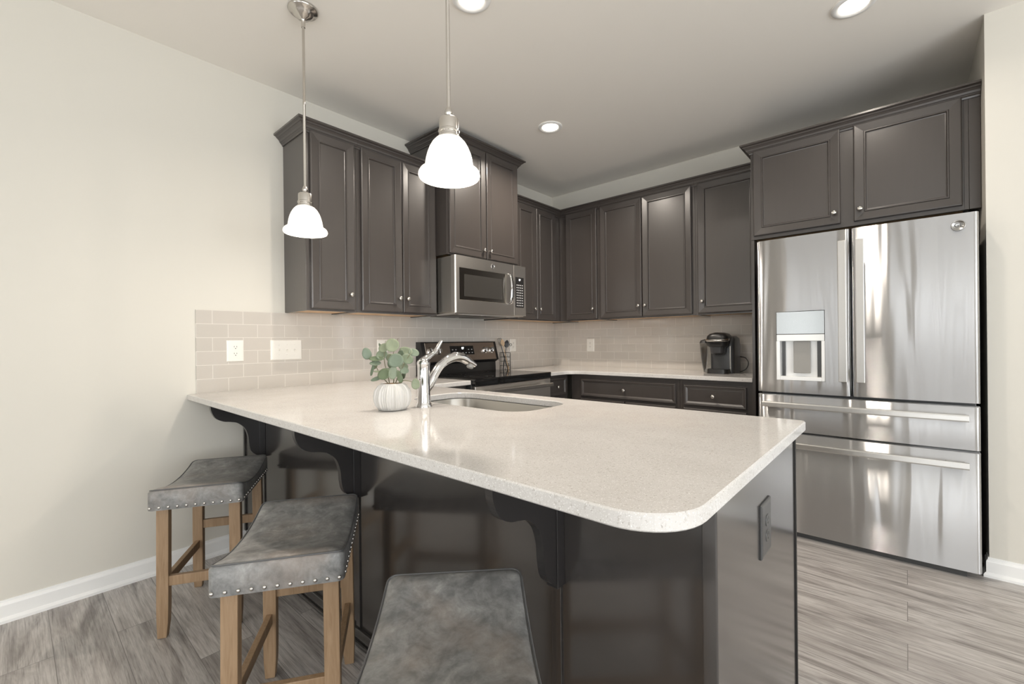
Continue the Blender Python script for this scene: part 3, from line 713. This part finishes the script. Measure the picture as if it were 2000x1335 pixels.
def P(u, w, z): return V((vx, vy, CZ))+ext*u+V((F.x, F.y, 0))*w+V((0, 0, z))   # u: to the right of the vase, w: away
stems = [[(-.010, 0, .100), (-.020, .0, .15), (-.030, -.005, .20), (-.025, 0, .275)], [(.004, .004, .100), (.004, .01, .15), (.000, .01, .21), (.022, .012, .285)],
         [(.012, -.006, .100), (.03, -.01, .14), (.055, -.01, .19), (.075, 0, .225)], [(.016, .004, .1), (.045, 0, .115), (.075, -.006, .112), (.092, -.008, .103)],
         [(-.014, .004, .1), (-.05, .01, .14), (-.075, .012, .185), (-.098, .01, .215)]]
for s in stems:
    bm = new(); pts = spline([P(*q) for q in s], 5); tube(bm, pts, [.0022-.0012*i/len(pts) for i in range(len(pts))], 6); obj('stem', bm, STEM, eu)
def leaf(c, rx, ry, nrm, updir):
    """cupped round leaf with a short petiole; c centre"""
    n = V(nrm).normalized(); u = V(updir); u = (u-n*u.dot(n)).normalized(); r = u.cross(n)
    bm = new(); rows = []
    for k in range(5):
        t = k/4
        rows.append([c+r*(rx*t*math.cos(a))+u*(ry*t*math.sin(a)*(1+.12*math.sin(a)))+n*(.10*rx*t*t*(1+.5*math.cos(2*a))) for a in [2*PI*i/20 for i in range(20)]])
    rows[0] = [c]*20
    vs = [[bm.verts.new(p) for p in row] for row in rows[1:]]; cen = bm.verts.new(c)
    for i in range(20):
        j = (i+1) % 20; bm.faces.new((cen, vs[0][i], vs[0][j])).smooth = True
        for a, b in zip(vs, vs[1:]): bm.faces.new((a[i], b[i], b[j], a[j])).smooth = True
    o = obj('leaf', bm, LEAF, eu); md = o.modifiers.new('thickness', 'SOLIDIFY'); md.thickness = .0009; return o
tocam = -V((F.x, F.y, 0)).normalized()
LV = [  # u, w, z, rx, ry, turn (deg about z), tilt (deg), roll
 (.008, -.02, .255, .027, .027, 10, 12, 20), (-.030, -.01, .245, .021, .019, -15, 20, 0), (-.100, 0, .222, .018, .024, 20, 0, 15), (-.058, -.01, .203, .030, .012, 0, 35, 0),
 (-.040, .0, .218, .023, .022, 0, 30, 30), (-.062, -.015, .185, .022, .013, 10, 50, 0), (.024, -.03, .195, .030, .027, 5, 10, 15), (.062, -.01, .200, .025, .022, 25, 25, -20),
 (.002, .0, .185, .022, .026, -20, 5, 0), (-.008, -.02, .160, .026, .014, 0, 70, 0), (-.022, -.035, .142, .026, .023, -10, 18, 10), (.012, -.035, .147, .017, .027, 30, 5, -10),
 (.045, .0, .170, .019, .016, 20, 40, 0), (.052, -.012, .155, .017, .014, 10, 20, 0), (-.078, -.005, .158, .006, .026, 40, 0, -15), (-.055, -.02, .125, .024, .010, 0, 40, 25), (-.058, 0, .152, .016, .006, 0, 60, 0),
 (.035, -.02, .130, .012, .027, 45, 0, 20), (.045, .01, .14, .012, .022, -40, 0, -20), (.030, .02, .215, .018, .022, -30, 10, 0), (.05, .03, .23, .032, .018, -10, 35, -25), (.08, .03, .225, .022, .018, 30, 30, -20),
 (-.012, .02, .205, .018, .018, 30, 20, 0), (.095, -.008, .100, .0165, .022, 10, 5, 0), (-.075, .02, .17, .014, .012, -30, 30, 0), (-.05, .02, .25, .006, .016, 50, 0, 30)]
for u, w, z, rx, ry, tn, tl, rl in LV:
    n = Matrix.Rotation(math.radians(tn), 3, 'Z') @ tocam; n = (n*math.cos(math.radians(tl))+V((0, 0, 1))*math.sin(math.radians(tl)))
    up = V((0, 0, 1)) if tl < 60 else -tocam
    up = Matrix.Rotation(math.radians(rl), 3, n) @ up
    leaf(P(u, w, z), rx, ry, n, up)

# ------------------------------------------------------------------ coffee maker
kx0, kx1, ky0, ky1 = 1.672, 1.915, -.375, -.075
kc = thing('coffee_maker', 'black single-serve coffee maker on the back counter', 'coffee maker', ((kx0+kx1)/2, (ky0+ky1)/2, CZ))
kxm = 1.815
bm = new()
def rrect(x0, x1, y0, y1, z, r): return [(x, y, z) for x, y in fillet([(x0, y0), (x1, y0), (x1, y1), (x0, y1)], [r]*4, 6)]
loft(bm, [rrect(kxm-.078, kx1, ky0+.10, ky1, CZ+.001, .03), rrect(kxm-.080, kx1, ky0+.10, ky1, CZ+.22, .03), rrect(kxm-.078, kx1-.002, ky0+.11, ky1, CZ+.27, .035), rrect(kxm-.06, kx1-.02, ky0+.13, ky1-.02, CZ+.29, .03)], True, True, True)
smooth(obj('body', bm, CHAR, kc), 40)
bm = new(); L = []
for z, d in ((.205, .018), (.215, .006), (.262, 0), (.29, .004), (.308, .02), (.318, .05)): L.append(rrect(kxm-.085+d, kxm+.075-d, ky0+.005+d*.6, ky0+.20-d*.5, CZ+z, .045))
loft(bm, L, True, True, True); smooth(obj('brew_head', bm, BLACK, kc), 40)
bm = new(); L = [[(p[0], p[1], p[2]) for p in rrect(kxm-.060+d, kxm+.050-d, ky0+.012+d, ky0+.12, CZ+z, .04)] for z, d in ((.145, .02), (.16, .004), (.205, 0))]
loft(bm, L, True, True, True); smooth(obj('pod_holder', bm, CHAR, kc), 40)
bm = new(); pts = spline([(kxm-.083, ky0+.09, CZ+.262), (kxm-.078, ky0+.02, CZ+.258), (kxm-.005, ky0-.014, CZ+.256), (kxm+.068, ky0+.02, CZ+.258), (kxm+.073, ky0+.09, CZ+.262)], 6); tube(bm, pts, [(.006, .010)]*len(pts), 10); smooth(obj('handle', bm, NICKEL, kc), 60)
bm = new(); loft(bm, [rrect(kxm-.082, kx1-.02, ky0, ky0+.14, CZ+.001, .04), rrect(kxm-.08, kx1-.022, ky0+.002, ky0+.14, CZ+.034, .04)], True, True, True); smooth(obj('drip_tray', bm, BLACK, kc), 40)
bm = new(); loft(bm, [rrect(kx0+.022, kxm-.083, ky0+.06, ky1-.01, CZ+.004, .02), rrect(kx0+.008, kxm-.083, ky0+.05, ky1-.01, CZ+.12, .02), rrect(kx0, kxm-.083, ky0+.045, ky1-.01, CZ+.235, .02)], True, True, True); smooth(obj('water_tank', bm, CLEAR, kc, label='clear water tank'), 40)
bm = new(); loft(bm, [rrect(kx0-.002, kxm-.082, ky0+.043, ky1-.008, CZ+.236, .02), rrect(kx0+.006, kxm-.082, ky0+.05, ky1-.012, CZ+.258, .02), rrect(kx0+.03, kxm-.082, ky0+.07, ky1-.03, CZ+.268, .02)], True, True, True); smooth(obj('tank_lid', bm, BLACK, kc), 40)
bm = new(); box(bm, (kx1-.028, ky0+.0905, CZ+.012), (kx1-.02, ky0+.0995, CZ+.215), .002); obj('trim_strip', bm, NICKEL, kc)
bm = new(); pts = spline([(kx1-.01, ky1-.01, CZ+.125), (kx1+.035, ky1-.012, CZ+.115), (kx1+.058, ky1-.02, CZ+.075), (kx1+.045, ky1-.03, CZ+.03), (kx1+.012, ky1-.035, CZ+.008), (kx1-.02, ky1-.03, CZ+.0055)], 6); tube(bm, pts, .0038, 8); smooth(obj('power_cord', bm, BLACK, kc), 60)

# ------------------------------------------------------------------ utensil holder and utensils
ux, uy = .132, -.944
uh = thing('utensil_holder', 'black wire utensil holder on the counter right of the range', 'utensil holder', (ux, uy, CZ))
bm = new(); r0 = .05; hh = .165
for k in range(16):
    a = 2*PI*k/16; tube(bm, [(ux+r0*math.cos(a), uy+r0*math.sin(a), CZ+.003), (ux+r0*math.cos(a), uy+r0*math.sin(a), CZ+hh)], .0011, 6)
obj('upright_wires', bm, BLACK, uh)
for z in (.003, .045, .085, .125, hh):
    bm = new(); pts = [V((ux+r0*math.cos(2*PI*k/28), uy+r0*math.sin(2*PI*k/28), CZ+z)) for k in range(29)]; tube(bm, pts, .0014 if z < hh else .002, 6, False); obj('ring_wire', bm, BLACK, uh)
bm = new(); lathe(bm, [(.0005, .001), (.0485, .001), (.0485, .0025), (.0005, .0025)], 24, Matrix.Translation((ux, uy, CZ))); obj('floor_disc', bm, BLACK, uh)
def utensil(name, label, cat, foot, head, hr, hl, thick, m, slots=False, mh=None):
    a, b = V(foot), V(head); t = (b-a).normalized(); o = None
    bm = new(); tube(bm, [a, a+(b-a)*.5, b-t*hl*.8], [(.006, .005), (.006, .004), (.005, .0035)], 10)
    nrm = V((-F.x, -F.y, 0)); nrm = (nrm-t*nrm.dot(t)).normalized(); s = t.cross(nrm); rows = []
    for k in range(9):
        q = k/8; w = hr*math.sin(PI*(.12+.86*q))**.7; c = b+t*(hl*(2*q-1)); cup = thick*1.2*math.sin(PI*q)
        rows.append([c+s*(w*math.cos(x))+nrm*(thick*.5*math.sin(x)-cup*(1-abs(math.cos(x))**2)*.4) for x in [2*PI*i/14 for i in range(14)]])
    if slots:
        hb = new(); 
        for q in (-.6, -.2, .2, .6):
            tube(hb, [b-t*hl*.9+s*hr*q*.5, b+s*hr*q-nrm*.004, b+t*hl*.95+s*hr*q*1.05], [(.0028, .0016)]*3, 6)
        tube(hb, [b+t*hl*.95-s*hr*.7, b+t*hl*1.0, b+t*hl*.95+s*hr*.7], [(.0035, .0018)]*3, 6)
    else:
        hb = new(); loft(hb, rows, True, True, True)
    root = thing(name, label, cat, a)
    smooth(obj('handle', bm, m, root), 60); smooth(obj('head', hb, mh or m, root), 60); return root
zc = .009
RX, FX = V((R.x, R.y, 0)).normalized(), V((F.x, F.y, 0)).normalized()
def UP(u, w, z): return V((ux, uy, CZ+z))+RX*u+FX*w
utensil('slotted_turner', 'black slotted turner leaning left in the wire holder', 'utensil', UP(.022, .024, zc), UP(-.046, .022, .262), .027, .036, .004, BLACK, True)
utensil('wooden_spoon', 'pale wooden spoon standing in the wire holder', 'utensil', UP(.030, -.022, zc), UP(-.022, -.024, .258), .017, .032, .008, SPOON)
utensil('ladle', 'black round serving spoon standing right of the wooden spoon', 'utensil', UP(-.020, .002, zc), UP(.016, .000, .246), .024, .034, .012, BLACK)
tg = thing('tongs', 'steel tongs with black tips at the right of the wire holder', 'utensil', UP(.027, .004, zc))
for s_ in (-1, 1):
    bm = new(); tube(bm, spline([UP(.027+s_*.004, .004, .06), UP(.031+s_*.007, .004, .13), UP(.044+s_*.006, .004, .205), UP(.050, .004, .226)], 4), [(.0035, .0022)]*13, 8); ar = obj('arm', bm, NICKEL, tg)
    bm = new(); tube(bm, [UP(.026+s_*.004, .004, .010), UP(.027+s_*.004, .004, .064)], [(.006, .003), (.0055, .003)], 8); obj('tip', bm, BLACK, ar, label='black tip')
bm = new(); tube(bm, [UP(.052+.010*math.cos(a), .004, .236+.010*math.sin(a)) for a in [2*PI*i/18 for i in range(19)]], .0025, 8, False); obj('hanging_ring', bm, BLACK, tg)

# ------------------------------------------------------------------ pendant lamps
def pendant(x, y, label):
    t = thing('pendant_lamp', label, 'lamp', (x, y, 1.692), 'pendant lamps over the peninsula')
    T = Matrix.Translation((x, y, 0))
    bm = new(); lathe(bm, [(.066, H-.0005), (.067, H-.006), (.062, H-.012), (.050, H-.016), (.046, H-.024), (.030, H-.038), (.014, H-.046), (.009, H-.052), (.009, H-.085), (.0005, H-.086)], 36, T); smooth(obj('canopy', bm, NICKEL, t), 50)
    bm = new(); lathe(bm, [(.0062, H-.08), (.0062, 2.33), (.0070, 2.328), (.0070, 2.31), (.0062, 2.308), (.0062, 1.925)], 14, T); smooth(obj('rod', bm, NICKEL, t), 50)
    bm = new(); lathe(bm, [(.007, 1.928), (.009, 1.924), (.0125, 1.914), (.0125, 1.908), (.008, 1.900), (.010, 1.897), (.024, 1.895), (.030, 1.890), (.031, 1.884), (.031, 1.856), (.034, 1.853), (.034, 1.847), (.031, 1.845), (.031, 1.838), (.0345, 1.835), (.0345, 1.829), (.030, 1.826)], 28, T); smooth(obj('socket_cap', bm, NICKEL, t), 40)
    pr = [(.030, 1.832), (.042, 1.826), (.053, 1.814), (.062, 1.798), (.0685, 1.781), (.073, 1.764), (.0755, 1.749), (.077, 1.738), (.083, 1.732), (.092, 1.726), (.0968, 1.718), (.098, 1.711), (.096, 1.705), (.0925, 1.703), (.091, 1.708), (.086, 1.718), (.078, 1.725), (.073, 1.733), (.071, 1.748), (.064, 1.780), (.057, 1.797), (.048, 1.811), (.03, 1.824)]
    bm = new(); lathe(bm, pr, 44, T, False, False); sh = smooth(obj('lamp_shade', bm, SHADE, t, label='lit white opal glass shade'), 60)
    bm = new(); lathe(bm, [(.0005, 1.735), (.018, 1.738), (.027, 1.752), (.028, 1.768), (.02, 1.79), (.013, 1.80), (.013, 1.826)], 20, T); obj('bulb', bm, LENS, t)
    d = bpy.data.lights.new('pendant_light', 'POINT'); d.energy = P_PEND; d.color = WARM; d.shadow_soft_size = .03
    o = bpy.data.objects.new('pendant_light', d); COL.objects.link(o); o.location = (0, 0, .024); o.parent = t
pendant(.787, -3.05, 'left pendant lamp hanging farther over the vase end of the counter')
pendant(1.828, -3.05, 'right pendant lamp hanging nearer with the larger-looking glass shade')
# ------------------------------------------------------------------ recessed lights
def recessed(x, y, label, p=1.0):
    t = thing('recessed_light', label, 'ceiling light', (x, y, H), 'recessed ceiling lights')
    T = Matrix.Translation((x, y, 0))
    bm = new(); lathe(bm, [(.088, H-.0003), (.089, H-.004), (.084, H-.008), (.070, H-.010), (.060, H-.004)], 40, T, False, False); smooth(obj('trim_ring', bm, TRIM, t), 50)
    bm = new(); lathe(bm, [(.060, H-.004), (.035, H-.008), (.0005, H-.0095)], 32, T, False, True); smooth(obj('lens', bm, LENS, t), 60)
    d = bpy.data.lights.new('recessed_glow', 'AREA'); d.shape = 'DISK'; d.size = .09; d.energy = P_REC*p; d.color = WARM; d.spread = math.radians(150)
    o = bpy.data.objects.new('recessed_glow', d); COL.objects.link(o); o.location = (0, 0, -.013); o.parent = t
recessed(.957, -1.325, 'round recessed ceiling light in front of the back wall cabinets')
recessed(2.738, -1.312, 'round recessed ceiling light in front of the refrigerator', .22)
recessed(1.425, -2.56, 'round recessed ceiling light at the top edge between the pendants', .7)

# ------------------------------------------------------------------ bar stools
SL, SW = .245, .1675
def make_stool(label):
    t = thing('bar_stool', label, 'stool', (0, 0, 0), 'saddle-seat bar stools')
    zt_ = lambda l: .577+.040*min(abs(l)/SL, 1)**2.0
    bm = new(); nl, ns = 24, 10; rings = []
    # shell: rings from the top centre out, over a rounded edge, down the skirt
    def ring(d, dz, rc):
        L = fillet([(-SL+d, -SW+d), (SL-d, -SW+d), (SL-d, SW-d), (-SL+d, SW-d)], [max(rc, .002)]*4, 6)
        # subdivide the long sides
        out = []
        for i in range(len(L)):
            a, b = V(L[i]), V(L[(i+1) % len(L)]); k = 12 if i % 7 == 6 else 1
            for j in range(k): out.append(a.lerp(b, j/k))
        return [(p.x, p.y, zt_(p.x)+dz if isinstance(dz, float) else dz[0]) for p in out]
    prof_ = [(.150, .004, .0015), (.13, .004, .006), (.105, .004, .008), (.075, .004, .012), (.045, .004, .018), (.026, .001, .019), (.014, -.003, .02), (.005, -.009, .021), (.0, -.017, .021)]
    L = [ring(d, float(dz), rc) for d, dz, rc in prof_]
    L += [ring(0.0, (z,), .02) for z in (.555, .532, .527)]+[ring(.012, (.526,), .012)]
    rows = loft(bm, L, True, False, True)
    up_ = sorted([v for v in rows[0] if v.co.y > 0], key=lambda v: v.co.x); dn_ = sorted([v for v in rows[0] if v.co.y < 0], key=lambda v: v.co.x)
    for i in range(len(up_)-1): bm.faces.new((dn_[i], dn_[i+1], up_[i+1], up_[i]))
    bmesh.ops.recalc_face_normals(bm, faces=bm.faces)
    seat = smooth(obj('seat', bm, LEATHER, t), 50)
    bm = new(); pts = [V(p)+V((0, 0, .0012)) for p in ring(.005, -.009, .021)]; pts.append(pts[0]); tube(bm, pts, .0026, 6, False); obj('piping', bm, PIPING, seat)
    nm = None; spots = []
    for k in range(11): u = -SW+.012+k*(2*SW-.024)/10; spots += [(-SL, u, 180), (SL, u, 0)]
    for k in range(15): u = -SL+.03+k*(2*SL-.06)/14; spots += [(u, -SW, -90), (u, SW, 90)]
    for x, y, a in spots:
        if nm is None:
            bm = new(); lathe(bm, [(.0055, 0), (.0052, .002), (.0035, .0036), (.0005, .0042)], 12, Matrix.Rotation(PI/2, 4, 'Y')); nm = obj('nailhead', bm, NICKEL, seat, loc=(0, 0, 0)); smooth(nm, 60); q = nm
        else: q = nm.copy(); COL.objects.link(q); q.parent = seat
        q.location = (x, y, .538); q.rotation_euler = (0, 0, math.radians(a))
    for sx in (-1, 1):
        for sy in (-1, 1):
            bm = new(); cx, cy = sx*.195, sy*.130; hx, hy = .017, .021
            Lq = []
            for z, g, ox in ((.0005, .76, .004), (.06, .95, .001), (.12, 1, 0), (.5255, 1, -.004)):
                Lq.append([(cx+ox*sx+a*hx*g, cy+ox*sy*.6+b*hy*g, z) for a, b in ((-1, -1), (1, -1), (1, 1), (-1, 1))])
            loft(bm, Lq, True, True, True, smooth=False); bmesh.ops.recalc_face_normals(bm, faces=bm.faces)
            o = obj('leg', bm, LEGWOOD, t); md = o.modifiers.new('soft_edges', 'BEVEL'); md.width = .002; md.segments = 2
    def rail(a, b):
        bm = new(); box(bm, a, b, .002); obj('stretcher', bm, LEGWOOD, t)
    rail((-.206, -.110, .205), (-.186, .110, .245)); rail((.186, -.110, .285), (.206, .110, .325))
    for sy in (-1, 1): rail((-.179, sy*.130-.010, .195), (.179, sy*.130+.010, .232))
    return t
def copy_tree(o, parent=None):
    c = o.copy(); COL.objects.link(c); c.parent = parent
    for ch in list(o.children): copy_tree(ch, c)
    return c
SPOTS = [(.5455, -3.366, 149.3, 'grey leather saddle bar stool farthest from the camera beside the left wall'),
         (1.450, -3.378, 146, 'grey leather saddle bar stool in the middle of the three at the counter'),
         (2.24, -3.415, 136.5, 'grey leather saddle bar stool nearest the camera with only its seat showing')]
st0 = make_stool(SPOTS[0][3])
for i, (x, y, a, lb) in enumerate(SPOTS):
    o = st0 if i == 0 else copy_tree(st0)
    o.location = (x, y, 0); o.rotation_euler = (0, 0, math.radians(a)); o['label'] = lb
